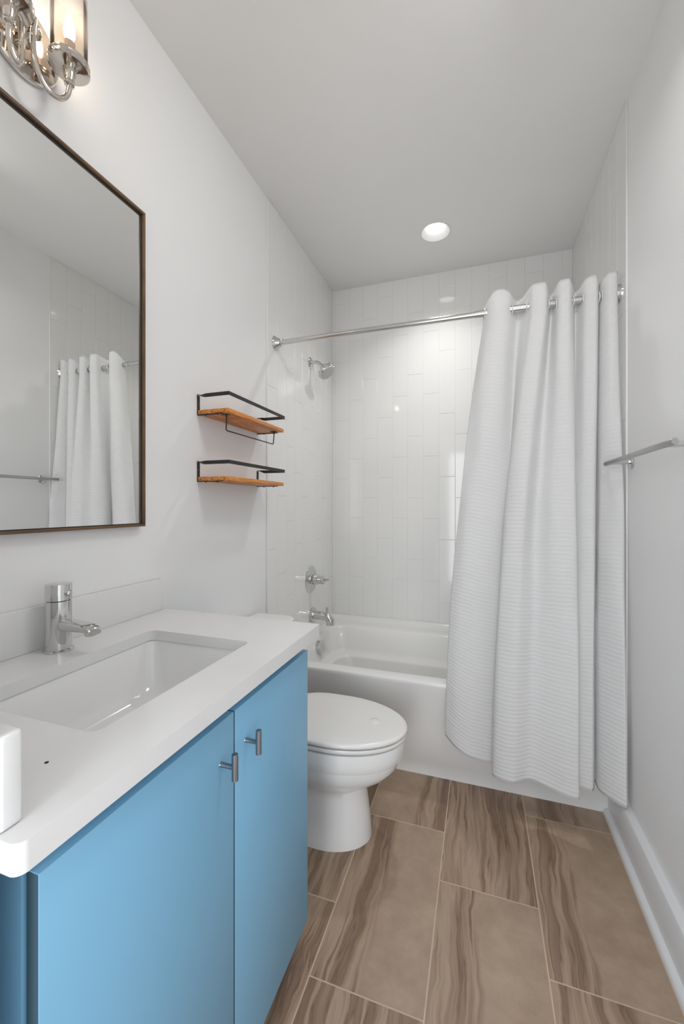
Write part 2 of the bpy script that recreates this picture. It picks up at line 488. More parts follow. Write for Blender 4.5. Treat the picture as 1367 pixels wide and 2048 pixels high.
# ------------------------------------------------------------------ bathtub
tub = thing('bathtub', 'white alcove bathtub with stepped basin behind the shower curtain', 'bathtub', (-0.24, 2.26, 0))
bm = new()
X0, X1 = XL+0.0065, XR-0.0045
def tl(x0, x1, y0, y1, z, r): return rrect(x0, x1, y0, y1, z, r, 8)
loops = [tl(X0, X1, 1.900, 2.690, 0.0, 0.004), tl(X0, X1, 1.900, 2.690, 0.055, 0.004), tl(X0, X1, 1.886, 2.690, 0.075, 0.004),
         tl(X0, X1, 1.868, 2.690, 0.20, 0.004), tl(X0, X1, 1.838, 2.690, 0.40, 0.004), tl(X0, X1, 1.830, 2.690, 0.435, 0.004),
         tl(X0, X1, 1.829, 2.690, 0.448, 0.004), tl(X0, X1, 1.831, 2.690, 0.4525, 0.004), tl(X0, X1, 1.836, 2.690, 0.455, 0.004),
         tl(-0.928, 0.445, 1.896, 2.535, 0.455, 0.10), tl(-0.922, 0.440, 1.902, 2.529, 0.4535, 0.10), tl(-0.917, 0.435, 1.907, 2.524, 0.448, 0.10),
         tl(-0.905, 0.40, 1.925, 2.490, 0.40, 0.10), tl(-0.885, 0.36, 1.945, 2.464, 0.336, 0.10), tl(-0.881, 0.353, 1.952, 2.458, 0.325, 0.10), tl(-0.874, 0.345, 1.960, 2.452, 0.321, 0.10),
         tl(-0.832, 0.30, 1.998, 2.398, 0.319, 0.09), tl(-0.826, 0.293, 2.004, 2.392, 0.316, 0.09), tl(-0.821, 0.287, 2.010, 2.387, 0.306, 0.09), tl(-0.795, 0.22, 2.03, 2.37, 0.16, 0.09), tl(-0.76, 0.18, 2.06, 2.34, 0.125, 0.08)]
loft(bm, loops, True, True)
# raised tiling flange along the back and at both ends
fl = [(2.690, 0.452), (2.610, 0.4555), (2.640, 0.459), (2.672, 0.469), (2.682, 0.482), (2.690, 0.482)]
loft(bm, [[Vector((x, y, z)) for y, z in fl] for x in (X0, X1)])
obj('tub_shell', bm, M['tub'], tub, angle=50)
bm = new()
ax = Vector((0.985, 0, 0.17)).normalized()
lathe(bm, [(0.036, 0.0), (0.040, 0.004), (0.040, 0.024), (0.037, 0.028), (0.0, 0.0285)], (-0.908, 2.235, 0.400), ax, 40)
o = obj('overflow_plate', bm, M['chrome'], tub); o['label'] = 'round chrome overflow cover'
bm = new()
lathe(bm, [(0.0315, 0.0), (0.0315, 0.004), (0.026, 0.006), (0.0, 0.006)], (-0.66, 2.20, 0.125), (0, 0, 1), 30)
o = obj('drain', bm, M['chrome'], tub); o['label'] = 'chrome drain in the tub floor'

# ------------------------------------------------------------------ vanity cabinet
van = thing('vanity_cabinet', 'sky blue two-door vanity cabinet under the white countertop', 'cabinet', (-0.71, 0.68, 0))
CY0, CY1, CZ0, CZT = 0.312, 1.043, 0.089, 0.872
bm = new()
box(bm, -0.985, -0.4795, CY0, CY0+0.018, CZ0, CZT, 0.0008)
box(bm, -0.985, -0.4795, CY1-0.018, CY1, CZ0, CZT, 0.0008)
box(bm, -0.985, -0.967, CY0+0.018, CY1-0.018, CZ0, CZT)
box(bm, -0.967, -0.4795, CY0+0.018, CY1-0.018, CZ0, CZ0+0.018)
box(bm, -0.496, -0.4795, CY0+0.018, CY1-0.018, 0.80, CZT)
obj('carcass', bm, M['blue'], van)
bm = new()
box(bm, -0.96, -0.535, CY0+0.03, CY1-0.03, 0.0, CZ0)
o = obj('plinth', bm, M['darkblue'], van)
def door(y0, y1, ky):
    bm = new(); box(bm, -0.475, -0.455, y0, y1, CZ0, 0.838, 0.0008)
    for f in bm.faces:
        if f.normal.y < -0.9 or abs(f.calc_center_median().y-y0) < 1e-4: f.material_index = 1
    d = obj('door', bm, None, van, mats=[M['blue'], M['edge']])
    bm = new()
    lathe(bm, [(0.0052, 0), (0.0045, 0.002), (0.0045, 0.03)], (-0.455, ky, 0.760), (1, 0, 0), 18)
    tube(bm, [(-0.425, ky, 0.7365), (-0.425, ky, 0.737), (-0.425, ky, 0.7845), (-0.425, ky, 0.785)], 0.006, 20, rads=[0.0055, 0.006, 0.006, 0.0055])
    k = obj('knob', bm, M['knobsteel'], d); k['label'] = 'brushed steel T-bar knob'
    return d
door(0.314, 0.6845, 0.643)
door(0.6885, 1.043, 0.727)

# ------------------------------------------------------------------ countertop with undermount basin
ct = thing('countertop', 'white quartz countertop with rounded corner on the blue vanity', 'countertop', (-0.71, 0.66, 0.872))
bm = new()
HX0, HX1, HY0, HY1 = -0.838, -0.536, 0.450, 0.876
def outl(z): return ([Vector((-0.988, 1.070, z)), Vector((-0.988, 0.276, z))]
    + [Vector((-0.442+0.012*math.cos(a), 0.288+0.012*math.sin(a), z)) for a in [(-90+9*i)*PI/180 for i in range(11)]]
    + [Vector((-0.434+0.004*math.cos(a), 1.066+0.004*math.sin(a), z)) for a in [(0+18*i)*PI/180 for i in range(6)]])
tops, topi = plate_with_hole(bm, outl(0.905), rrect(HX0, HX1, HY0, HY1, 0.905, 0.018))
bots, boti = plate_with_hole(bm, outl(0.872), rrect(HX0-0.03, HX1+0.03, HY0-0.03, HY1+0.03, 0.872, 0.03))
bridge(bm, tops, bots)
l1 = [bm.verts.new(p) for p in rrect(HX0, HX1, HY0, HY1, 0.879, 0.018)]
l2 = [bm.verts.new(p) for p in rrect(HX0-0.03, HX1+0.03, HY0-0.03, HY1+0.03, 0.879, 0.03)]
bridge(bm, topi, l1); bridge(bm, l1, l2); bridge(bm, l2, boti)
slab = obj('slab', bm, M['quartz'], ct, angle=30)
bv = slab.modifiers.new('edge', 'BEVEL'); bv.width = 0.0022; bv.segments = 3; bv.limit_method = 'ANGLE'; bv.angle_limit = math.radians(50)
bm = new(); lathe(bm, [(0.0026, -0.001), (0.0026, 0.0003), (0.0, 0.0004)], (-0.535, 0.379, 0.905), (0, 0, 1), 14)
o = obj('pin_hole', bm, M['dark'], ct); o['label'] = 'tiny dark hole in the countertop'
bm = new(); box(bm, -0.989, -0.970, 0.2765, 1.062, 0.905, 1.005, 0.002)
tag(obj('backsplash', bm, M['quartz']), 'long low white quartz upstand against the wall behind the faucet', 'backsplash')
bm = new(); box(bm, -0.9695, -0.460, 0.2785, 0.302, 0.9052, 1.004, 0.0045, 3)
tag(obj('side_splash', bm, M['quartz']), 'short white quartz upstand across the near end of the countertop', 'side splash')

sink = thing('sink_basin', 'white rectangular undermount sink basin below the faucet', 'sink', (-0.687, 0.663, 0.73))
bm = new()
def sr(d, z, r): return rrect(HX0-d, HX1+d, HY0-d, HY1+d, z, r, 6)
sl = [sr(0.024, 0.8785, 0.03), sr(0.003, 0.8785, 0.022), sr(0.001, 0.874, 0.024), sr(-0.008, 0.84, 0.032), sr(-0.022, 0.785, 0.04), sr(-0.035, 0.762, 0.045), sr(-0.055, 0.752, 0.04), sr(-0.10, 0.748, 0.03)]
so = [sr(-0.09, 0.735, 0.03), sr(-0.02, 0.745, 0.04), sr(0.005, 0.80, 0.03), sr(0.024, 0.865, 0.03)]
loft(bm, so+sl, True, True)
obj('basin', bm, M['porcelain'], sink, angle=60)
bm = new()
lathe(bm, [(0.031, 0), (0.031, 0.003), (0.024, 0.005), (0.023, 0.003), (0.0, 0.004)], (-0.70, 0.663, 0.748), (0, 0, 1), 30)
o = obj('drain', bm, M['chrome'], sink); o['label'] = 'round chrome sink drain'

# ------------------------------------------------------------------ faucet
fx, fy, fz = -0.925, 0.683, 0.905
fa = thing('faucet', 'chrome single-hole basin faucet with flat spout behind the sink', 'faucet', (fx, fy, fz))
bm = new()
lathe(bm, [(0.0315, 0.0), (0.0315, 0.003), (0.0295, 0.0045), (0.0262, 0.006), (0.0262, 0.115), (0.0255, 0.1158)], (fx, fy, fz), (0, 0, 1), 48)
obj('body', bm, M['chrome'], fa)
bm = new()
lathe(bm, [(0.0255, 0.1168), (0.0266, 0.1175), (0.0266, 0.152), (0.0258, 0.154), (0.022, 0.1548), (0.0, 0.155)], (fx, fy, fz), (0, 0, 1), 48)
ca = obj('handle_cap', bm, M['chrome'], fa)
bm = new()
pd = Vector((0.95, 0.0, 0.2)).normalized()
lathe(bm, [(0.006, 0.0), (0.006, 0.012), (0.0045, 0.013), (0.003, 0.014)], Vector((fx+0.024, fy, fz+0.132)), pd, 18)
obj('lever', bm, M['chrome'], ca)
bm = new()                                                   # flat spout that widens slightly and dips at its tip
lps = []
for t, hw, top, bot in ((0.012, 0.016, 0.075, 0.047), (0.03, 0.0165, 0.0735, 0.048), (0.06, 0.017, 0.072, 0.050), (0.085, 0.0175, 0.070, 0.0515), (0.100, 0.0175, 0.0675, 0.050), (0.1085, 0.017, 0.0625, 0.047), (0.1125, 0.0155, 0.057, 0.046)):
    lp = []
    for i in range(24):
        a = 2*PI*i/24; cs, sn = math.cos(a), math.sin(a)
        yy = hw*math.copysign(abs(cs)**0.55, cs); zz = math.copysign(abs(sn)**0.6, sn)
        lp.append(Vector((fx+t, fy+yy, fz+(top+bot)/2+zz*(top-bot)/2)))
    lps.append(lp)
loft(bm, lps)
sp = obj('spout', bm, M['chrome'], fa)
bm = new(); lathe(bm, [(0.011, 0), (0.011, 0.008), (0.009, 0.008), (0.0, 0.006)], (fx+0.098, fy, fz+0.052), (0, 0, -1), 24)
obj('aerator', bm, M['chrome'], sp)
bm = new(); tube(bm, [(fx-0.031, fy-0.004, fz+0.0), (fx-0.031, fy-0.004, fz+0.062)], 0.0022, 10)
lathe(bm, [(0.003, 0.0), (0.0045, 0.003), (0.0045, 0.009), (0.003, 0.012)], (fx-0.031, fy-0.004, fz+0.062), (0, 0, 1), 16)
obj('lift_rod', bm, M['chrome'], fa)

# ------------------------------------------------------------------ mirror
mi = thing('wall_mirror', 'large rectangular mirror in a thin walnut frame above the vanity', 'mirror', (-0.98, 0.66, 1.176))
MY0, MY1, MZ0, MZ1 = 0.335, 0.984, 1.177, 2.131
bm = new()
fw = 0.0072
for q in ((MY0, MY1, MZ0, MZ0+fw), (MY0, MY1, MZ1-fw, MZ1)): box(bm, XL+0.001, -0.966, q[0], q[1], q[2], q[3], 0.0008)
for q in ((MY0, MY0+fw), (MY1-fw, MY1)): box(bm, XL+0.001, -0.966, q[0], q[1], MZ0+fw, MZ1-fw, 0.0008)
obj('frame', bm, M['framewood'], mi)
bm = new(); lw = fw+0.0026
for q in ((MY0+fw, MY1-fw, MZ0+fw, MZ0+lw), (MY0+fw, MY1-fw, MZ1-lw, MZ1-fw)): box(bm, XL+0.001, -0.9735, q[0], q[1], q[2], q[3])
for q in ((MY0+fw, MY0+lw), (MY1-lw, MY1-fw)): box(bm, XL+0.001, -0.9735, q[0], q[1], MZ0+lw, MZ1-lw)
o = obj('inner_lip', bm, M['black'], mi); o['label'] = 'thin black inner lip of the frame'
bm = new(); box(bm, XL+0.002, -0.976, MY0+fw, MY1-fw, MZ0+fw, MZ1-fw)
obj('mirror_glass', bm, M['mirror'], mi, smooth=False)

# ------------------------------------------------------------------ sconce
py, pz = 0.640, 2.298
sc = thing('wall_sconce', 'polished nickel two-arm sconce with clear glass shades above the mirror', 'sconce', (XL, py, pz))
bm = new()
lathe(bm, [(0.080, 0.001), (0.083, 0.004), (0.083, 0.012), (0.080, 0.0155), (0.0, 0.0165)], (XL, py, pz), (1, 0, 0), 72)
obj('back_plate', bm, M['nickel'], sc)
bm = new()
lathe(bm, [(0.020, 0.0), (0.020, 0.006), (0.013, 0.010), (0.011, 0.022), (0.014, 0.026), (0.016, 0.034), (0.012, 0.042), (0.006, 0.047), (0.0, 0.049)], (XL+0.015, py, pz), (1, 0, 0), 28)
obj('hub', bm, M['nickel'], sc)
for s in (-1, 1):
    cxs, cys = -0.920, py+0.065*s
    if s > 0: mid = [(0.632, 2.312), (0.629, 2.285), (0.629, 2.235), (0.640, 2.198), (0.660, 2.180), (0.685, 2.185), (0.700, 2.204)]
    else: mid = [(0.612, 2.312), (0.605, 2.285), (0.604, 2.225), (0.602, 2.190), (0.594, 2.178), (0.583, 2.186), (0.5765, 2.206)]
    pts = catmull([(-0.958, py, 2.300+0.006*s)]+[(-0.930+0.0012*i, a_, b_) for i, (a_, b_) in enumerate(mid)]+[(cxs, cys, 2.226), (cxs, cys, 2.245)], 8)
    bm = new(); tube(bm, pts, 0.0058, 16)
    arm = obj('arm', bm, M['nickel'], sc)
    bm = new()
    lathe(bm, [(0.007, 2.232), (0.0105, 2.234), (0.0105, 2.2375), (0.009, 2.2385), (0.0115, 2.240), (0.0115, 2.243), (0.0095, 2.2445), (0.0100, 2.247), (0.0135, 2.262),
               (0.0140, 2.268), (0.0200, 2.270), (0.0395, 2.2715), (0.0425, 2.274), (0.0425, 2.277), (0.0405, 2.279), (0.0405, 2.283), (0.0425, 2.285), (0.0425, 2.288), (0.040, 2.290), (0.0, 2.290)],
          (cxs, cys, 0), (0, 0, 1), 48)
    obj('cup', bm, M['nickel'], arm)
    bm = new()
    r, z0, z1 = 0.0375, 2.2905, 2.445
    lathe(bm, [(r-0.002, z0), (r, z0), (r, z1), (r-0.002, z1), (r-0.002, z0)], (cxs, cys, 0), (0, 0, 1), 56, False, False)
    g = obj('glass_shade', bm, M['glass'], arm); g['label'] = 'clear glass cylinder shade'
    bm = new(); lathe(bm, [(0.0125, 2.2905), (0.0125, 2.333), (0.0115, 2.334), (0.0, 2.334)], (cxs, cys, 0), (0, 0, 1), 24)
    obj('candle_sleeve', bm, M['nickel'], arm)
    bm = new()
    lathe(bm, [(0.006, 2.3345), (0.0085, 2.341), (0.0112, 2.350), (0.0120, 2.360), (0.0112, 2.371), (0.0085, 2.383), (0.0052, 2.394), (0.002, 2.403), (0.0, 2.405)], (cxs, cys, 0), (0, 0, 1), 24)
    b = obj('bulb', bm, M['bulb'], arm); b['label'] = 'lit candle bulb'

# ------------------------------------------------------------------ recessed ceiling light
dl = thing('recessed_ceiling_light', 'round white recessed downlight lit above the bathtub', 'ceiling light', (LX, LY, ZC))
bm = new()
lathe(bm, [(LR, 0.0), (LR+0.001, -0.002), (LR-0.002, -0.004), (LR-0.006, -0.0035), (LR-0.009, 0.0), (0.0525, 0.021), (0.0525, 0.030), (0.056, 0.030), (0.070, 0.010), (LR-0.0075, 0.002), (LR, 0.0)], (LX, LY, ZC), (0, 0, 1), 56, False, False)
obj('trim_ring', bm, M['casing'], dl)
bm = new(); lathe(bm, [(0.0522, 0.026), (0.0522, 0.023), (0.0, 0.0225)], (LX, LY, ZC), (0, 0, 1), 48)
dk = bpy.data.lights.new('downlight_lamp', 'AREA')
dk.shape = 'DISK'; dk.size = 0.104; dk.energy = 2.7; dk.spread = math.radians(115); dk.color = (1.0, 0.985, 0.96)
dko = bpy.data.objects.new('downlight_lamp', dk); COL.objects.link(dko); dko.location = (LX, LY, ZC-0.0045)
o = obj('lens', bm, M['downlamp'], dl); o['label'] = 'glowing white lens'

# ------------------------------------------------------------------ wall shelves
def ribbon(bm, pts, wdirs, w, th):
    """flat bar swept along pts; wdirs gives the direction of its width at each point"""
    P = [Vector(p) for p in pts]; lp = []
    for i, p_ in enumerate(P):
        d = (P[min(i+1, len(P)-1)]-P[max(i-1, 0)]).normalized()
        e = Vector(wdirs[i]); e = (e-d*e.dot(d)).normalized(); n = d.cross(e)
        lp.append([p_+e*w/2+n*th/2, p_-e*w/2+n*th/2, p_-e*w/2-n*th/2, p_+e*w/2-n*th/2])
    loft(bm, lp)
def shelf(zt, label, hanger):
    y0, y1, xf, th = 1.252, 1.688, -0.856, 0.0155
    t = thing('wall_shelf', label, 'shelf', (XL, (y0+y1)/2, zt-th), 'pair of wood and black iron wall shelves')
    bm = new(); box(bm, XL+0.004, xf, y0, y1, zt-th, zt, 0.0012)
    obj('board', bm, M['shelfwood'], t)
    rz = zt+0.052
    bm = new()
    X, Y, Z = Vector((1, 0, 0)), Vector((0, 1, 0)), Vector((0, 0, 1))
    xo = xf+0.004
    for s, yy in ((1, y0-0.001), (-1, y1+0.001)):
        pts = []; wd = []
        for i in range(13):
            f = i/12
            pts.append((XL+0.0016+0.0454*f, yy+s*0.0072*(1-min(1, f*1.3))**2, rz+0.0058-0.0058*min(1, f*1.4))); a = PI/2*min(1, max(0, (f-0.1)/0.8)); wd.append(Y*math.cos(a)*s+Z*math.sin(a))
        pts.append((xo, yy, rz)); wd.append(Z)
        ribbon(bm, pts, wd, 0.0135, 0.002)
    box(bm, xo-0.0012, xo+0.0008, y0-0.002, y1+0.002, rz-0.0067, rz+0.0067)
    obj('rail', bm, M['black'], t)
    for yy in (y0-0.0005, y1-0.0125):
        bm = new()
        # upright with a screw hole
        loopo = rrect(-0.0068, 0.0068, 0.0, 0.0735, 0, 0.002, 2); hole_ = [Vector((0.0024*math.cos(2*PI*i/16), 0.045+0.0034*math.sin(2*PI*i/16), 0)) for i in range(16)]
        tb = bmesh.new()
        a_, b_ = plate_with_hole(tb, loopo, hole_)
        a2, b2 = plate_with_hole(tb, [p+Vector((0, 0, 0.002)) for p in loopo], [p+Vector((0, 0, 0.002)) for p in hole_])
        bridge(tb, a_, a2); bridge(tb, b_, b2)
        for v in tb.verts: v.co = Vector((XL+0.0008+v.co.z, yy+0.0066+v.co.x, zt-th-0.003+v.co.y))
        merge(bm, tb)
        box(bm, XL+0.001, xf-0.030, yy, yy+0.0132, zt-th-0.0026, zt-th-0.0004)
        o = obj('bracket', bm, M['black'], t)
        for xx in (-0.955, -0.905):
            bm = new(); lathe(bm, [(0.0042, 0), (0.0038, 0.002), (0.0, 0.003)], (xx, yy+0.0066, zt-th-0.0026), (0, 0, -1), 14)
            obj('screw', bm, M['black'], o)
    if hanger:
        bm = new(); xh = -0.884; zb = zt-th-0.001
        c = [(xh, 1.284, zb), (xh, 1.281, zb-0.045), (xh, 1.2815, zb-0.055), (xh, 1.288, zb-0.059)]
        c2 = [(xh, 1.634, zb-0.059), (xh, 1.641, zb-0.055), (xh, 1.6425, zb-0.045), (xh, 1.650, zb)]
        tube(bm, catmull(c, 5)+catmull(c2, 5), 0.0024, 10)
        for yy in (1.284, 1.650): box(bm, xh-0.016, xh+0.012, yy-0.008, yy+0.008, zb-0.0012, zb+0.0006)
        o = obj('towel_hanger', bm, M['black'], t); o['label'] = 'thin black wire towel hanger'
    return t
shelf(1.5915, 'upper wooden wall shelf with black rail and towel hanger below', True)
shelf(1.3455, 'lower wooden wall shelf with black rail and no hanger', False)

# ------------------------------------------------------------------ toilet
ty = 1.482
to = thing('toilet', 'white elongated toilet with closed lid between vanity and bathtub', 'toilet', (-0.55, ty, 0))
def egg(xb, xc, xt, w, z, n=56, pb=0.62):
    out = []
    for i in range(n):
        a = 2*PI*i/n; cs, sn = math.cos(a), math.sin(a)
        if cs >= 0: x = xc+(xt-xc)*cs; y = w*sn
        else: x = xc+(xc-xb)*(-(abs(cs)**pb)); y = w*math.copysign(abs(sn)**pb, sn)
        out.append(Vector((x, ty+y, z)))
    return out
bm = new()
L_ = [(-0.740, -0.56, -0.388, 0.120, 0.0), (-0.740, -0.56, -0.388, 0.120, 0.012), (-0.742, -0.56, -0.391, 0.118, 0.05), (-0.745, -0.56, -0.400, 0.112, 0.12), (-0.75, -0.56, -0.407, 0.108, 0.175),
      (-0.755, -0.56, -0.405, 0.109, 0.198), (-0.76, -0.55, -0.385, 0.119, 0.214), (-0.76, -0.54, -0.352, 0.134, 0.232), (-0.76, -0.53, -0.315, 0.151, 0.256), (-0.76, -0.53, -0.289, 0.164, 0.285), (-0.76, -0.53, -0.281, 0.169, 0.311),
      (-0.76, -0.53, -0.2805, 0.1685, 0.318), (-0.76, -0.53, -0.2715, 0.1745, 0.3195), (-0.76, -0.53, -0.268, 0.1765, 0.323), (-0.76, -0.53, -0.266, 0.177, 0.345), (-0.76, -0.53, -0.263, 0.1785, 0.375), (-0.76, -0.53, -0.265, 0.177, 0.384), (-0.76, -0.53, -0.280, 0.166, 0.386)]
loft(bm, [egg(*q) for q in L_])
obj('bowl', bm, M['porcelain'], to, angle=38)
bm = new()
loft(bm, [egg(-0.745, -0.53, -0.280, 0.166, 0.3905), egg(-0.747, -0.53, -0.259, 0.179, 0.3912), egg(-0.747, -0.53, -0.2565, 0.1808, 0.3935), egg(-0.737, -0.53, -0.2555, 0.1815, 0.401), egg(-0.737, -0.53, -0.258, 0.180, 0.4055), egg(-0.745, -0.53, -0.280, 0.166, 0.4065)])
st = obj('seat', bm, M['seatplastic'], to, angle=60)
for yy in (ty-0.05, ty+0.05):
    bm = new(); lathe(bm, [(0.006, 0.386), (0.006, 0.3925)], (-0.285, yy, 0), (0, 0, 1), 12)
    obj('bumper', bm, M['rubber'], st)
bm = new()
LL = [(-0.285, 0.160, 0.4105), (-0.257, 0.1805, 0.4108), (-0.2535, 0.183, 0.4130), (-0.2535, 0.183, 0.4195), (-0.2555, 0.1815, 0.4232), (-0.2595, 0.1785, 0.4256), (-0.268, 0.172, 0.4272), (-0.33, 0.13, 0.4288), (-0.45, 0.06, 0.4295)]
loft(bm, [egg(-0.752+max(0, (0.175-w)*0.8), -0.53, xt, w, z) for xt, w, z in LL])
ld = obj('lid', bm, M['seatplastic'], to, angle=60)
bm = new()
lathe(bm, [(0.0205, -0.001), (0.0205, 0.0012), (0.0185, 0.0026), (0.0075, 0.0030), (0.006, 0.0014), (0.0, 0.0012)], (-0.376, ty+0.006, 0.4295), (0, 0, 1), 30)
o = obj('lid_button', bm, M['seatplastic'], ld); o['label'] = 'small round button on the lid'
bm = new()
loft(bm, [rrect(-0.982, -0.805, ty-0.16, ty+0.16, 0.36, 0.03), rrect(-0.982, -0.795, ty-0.175, ty+0.175, 0.45, 0.03), rrect(-0.982, -0.79, ty-0.18, ty+0.18, 0.705, 0.03)])
box(bm, -0.80, -0.70, ty-0.11, ty+0.11, 0.30, 0.386, 0.012)
obj('tank', bm, M['porcelain'], to)
bm = new()
loft(bm, [rrect(-0.983, -0.785, ty-0.186, ty+0.186, 0.707, 0.032), rrect(-0.983, -0.782, ty-0.188, ty+0.188, 0.712, 0.034), rrect(-0.983, -0.782, ty-0.188, ty+0.188, 0.736, 0.034), rrect(-0.980, -0.788, ty-0.183, ty+0.183, 0.742, 0.032)])
obj('tank_lid', bm, M['porcelain'], to)
bm = new()
lathe(bm, [(0.011, 0.0), (0.011, 0.01), (0.007, 0.012), (0.007, 0.02)], (-0.790, ty-0.14, 0.66), (1, 0, 0), 18)
tube(bm, [(-0.773, ty-0.14, 0.66), (-0.771, ty-0.11, 0.658), (-0.771, ty-0.07, 0.654)], 0.006, 12)
obj('flush_lever', bm, M['chrome'], to)

# ------------------------------------------------------------------ shower and tub fittings on the tiled left wall
XW = XL+0.006
vy, vz = 2.301, 0.789
va = thing('shower_valve', 'round chrome shower valve with lever handle above the tub spout', 'valve', (XW, vy, vz))
bm = new(); lathe(bm, [(0.083, 0.0), (0.083, 0.003), (0.078, 0.0065), (0.030, 0.009), (0.0, 0.009)], (XW, vy, vz), (1, 0, 0), 64)
obj('escutcheon', bm, M['chrome'], va)
bm = new(); lathe(bm, [(0.031, 0.0085), (0.031, 0.048), (0.029, 0.050), (0.025, 0.051), (0.024, 0.074), (0.027, 0.077), (0.027, 0.088), (0.023, 0.093), (0.012, 0.096), (0.0, 0.0965)], (XW, vy, vz), (1, 0, 0), 40)
h = obj('handle', bm, M['chrome'], va)
bm = new(); tube(bm, [(XW+0.088, vy, vz), (XW+0.105, vy-0.012, vz+0.002), (XW+0.128, vy-0.026, vz+0.010)], 0.006, 14, rads=[0.007, 0.0055, 0.0055])
obj('lever', bm, M['chrome'], h)

sy, sz = 2.324, 0.566
tsp = thing('tub_spout', 'chrome tub spout with diverter knob at the bathtub rim', 'spout', (XW, sy, sz))
bm = new(); lathe(bm, [(0.046, 0.0), (0.046, 0.012), (0.043, 0.015), (0.026, 0.016)], (XW, sy, sz), (1, 0, 0), 44)
obj('flange', bm, M['chrome'], tsp)
bm = new(); tube(bm, catmull([(XW+0.012, sy, sz), (XW+0.05, sy, sz), (XW+0.085, sy, sz-0.001), (XW+0.108, sy, sz-0.010), (XW+0.119, sy, sz-0.028), (XW+0.121, sy, sz-0.052)], 7), 0.0255, 30)
obj('spout_pipe', bm, M['chrome'], tsp, angle=50)
bm = new(); lathe(bm, [(0.0055, 0.020), (0.0055, 0.034), (0.0085, 0.036), (0.0085, 0.056), (0.007, 0.058), (0.0, 0.0585)], (XW+0.100, sy, sz-0.004), (0, 0, 1), 20)
obj('diverter_knob', bm, M['chrome'], tsp)

hy, hz = 2.293, 2.110
sh = thing('wall_shower', 'chrome shower head on a bent arm high on the tiled wall', 'shower head', (XW, hy, hz))
bm = new(); lathe(bm, [(0.034, 0.0), (0.034, 0.004), (0.028, 0.010), (0.014, 0.014), (0.0, 0.014)], (XW, hy, hz), (1, 0, 0), 40)
obj('flange', bm, M['chrome'], sh)
bm = new(); tube(bm, catmull([(XW+0.006, hy, hz), (XW+0.035, hy, hz+0.001), (XW+0.06, hy, hz-0.010), (XW+0.080, hy, hz-0.030)], 7), 0.0105, 18)
obj('arm', bm, M['chrome'], sh)
bm = new()
d = Vector((0.62, -0.10, -0.70)).normalized(); p0 = Vector((XW+0.074, hy, hz-0.025))
lathe(bm, [(0.0125, 0.0), (0.0165, 0.004), (0.0165, 0.016), (0.021, 0.020), (0.024, 0.028), (0.046, 0.040), (0.051, 0.044), (0.052, 0.050), (0.052, 0.062), (0.049, 0.066)], p0, d, 48)
for i in range(10):                                          # grip lobes round the selector ring
    a, e1, e2 = frame_of(d); an = 2*PI*i/10
    c0 = p0+a*0.040+(e1*math.cos(an)+e2*math.sin(an))*0.047
    lathe(bm, [(0.0085, 0.0), (0.0095, 0.004), (0.0095, 0.020), (0.008, 0.024)], c0, d, 12)
hd = obj('head', bm, M['chrome'], sh)
bm = new(); lathe(bm, [(0.047, 0.0655), (0.046, 0.068), (0.0, 0.069)], p0, d, 40)
o = obj('spray_face', bm, M['brushed'], hd); o['label'] = 'grey spray face'
bm = new(); lathe(bm, [(0.006, 0.0), (0.006, 0.016), (0.0, 0.018)], p0+d*0.05+Vector((0, -0.045, 0)), (0.1, -1, 0), 12)
obj('selector_tab', bm, M['chrome'], hd)

# ------------------------------------------------------------------ curtain rod
ry, rz = 1.845, 2.061
ro = thing('curtain_rod', 'straight polished steel shower curtain rod across the bath alcove', 'curtain rod', (-0.24, ry, rz))
bm = new(); tube(bm, [(XL+0.02, ry, rz), (-0.02, ry, rz)], 0.0125, 24); obj('rod_tube', bm, M['rodsteel'], ro)
bm = new(); tube(bm, [(-0.021, ry, rz), (-0.02, ry, rz), (XR-0.02, ry, rz)], 0.0145, 24); obj('rod_sleeve', bm, M['rodsteel'], ro)
for xx, dx in ((XL+0.006, 1), (XR-0.004, -1)):
    bm = new(); lathe(bm, [(0.036, 0.0), (0.036, 0.003), (0.033, 0.007), (0.026, 0.016), (0.022, 0.026), (0.019, 0.030), (0.018, 0.042), (0.0135, 0.044)], (xx, ry, rz), (dx, 0, 0), 44)
    obj('wall_flange', bm, M['chrome'], ro)

# ------------------------------------------------------------------ shower curtain
CTRL_PX = None
# each fold line: (x, y) where it leaves the rod and (x, y, z) where it meets the hem
folds = [((0.012, 1.850), (-0.142, 1.812, 0.245)), ((0.040, 1.822), (-0.100, 1.790, 0.215)), ((0.075, 1.812), (-0.050, 1.782, 0.190)), ((0.112, 1.828), (0.010, 1.800, 0.170)),
         ((0.150, 1.876), (0.075, 1.812, 0.160)), ((0.184, 1.842), (0.046, 1.770, 0.150)), ((0.205, 1.815), (0.062, 1.738, 0.150)), ((0.248, 1.815), (0.120, 1.722, 0.152)),
         ((0.276, 1.874), (0.185, 1.752, 0.160)), ((0.298, 1.822), (0.250, 1.735, 0.152)), ((0.330, 1.814), (0.305, 1.712, 0.150)), ((0.349, 1.840), (0.346, 1.712, 0.150)),
         ((0.367, 1.880), (0.338, 1.775, 0.152)), ((0.392, 1.828), (0.372, 1.776, 0.152)), ((0.425, 1.818), (0.400, 1.772, 0.152)), ((0.440, 1.845), (0.412, 1.790, 0.155)), ((0.444, 1.882), (0.420, 1.812, 0.170)),
         ((0.449, 1.845), (0.428, 1.775, 0.158)), ((0.470, 1.816), (0.458, 1.738, 0.156)), ((0.494, 1.818), (0.490, 1.712, 0.154)), ((0.505, 1.840), (0.500, 1.716, 0.156))]
cu = thing('shower_curtain', 'white ribbed cotton shower curtain drawn to the right of the bathtub', 'shower curtain', (0.2, 1.78, 0.15))
bm = new(); uvc = bm.loops.layers.uv.new('cloth')
K = 12
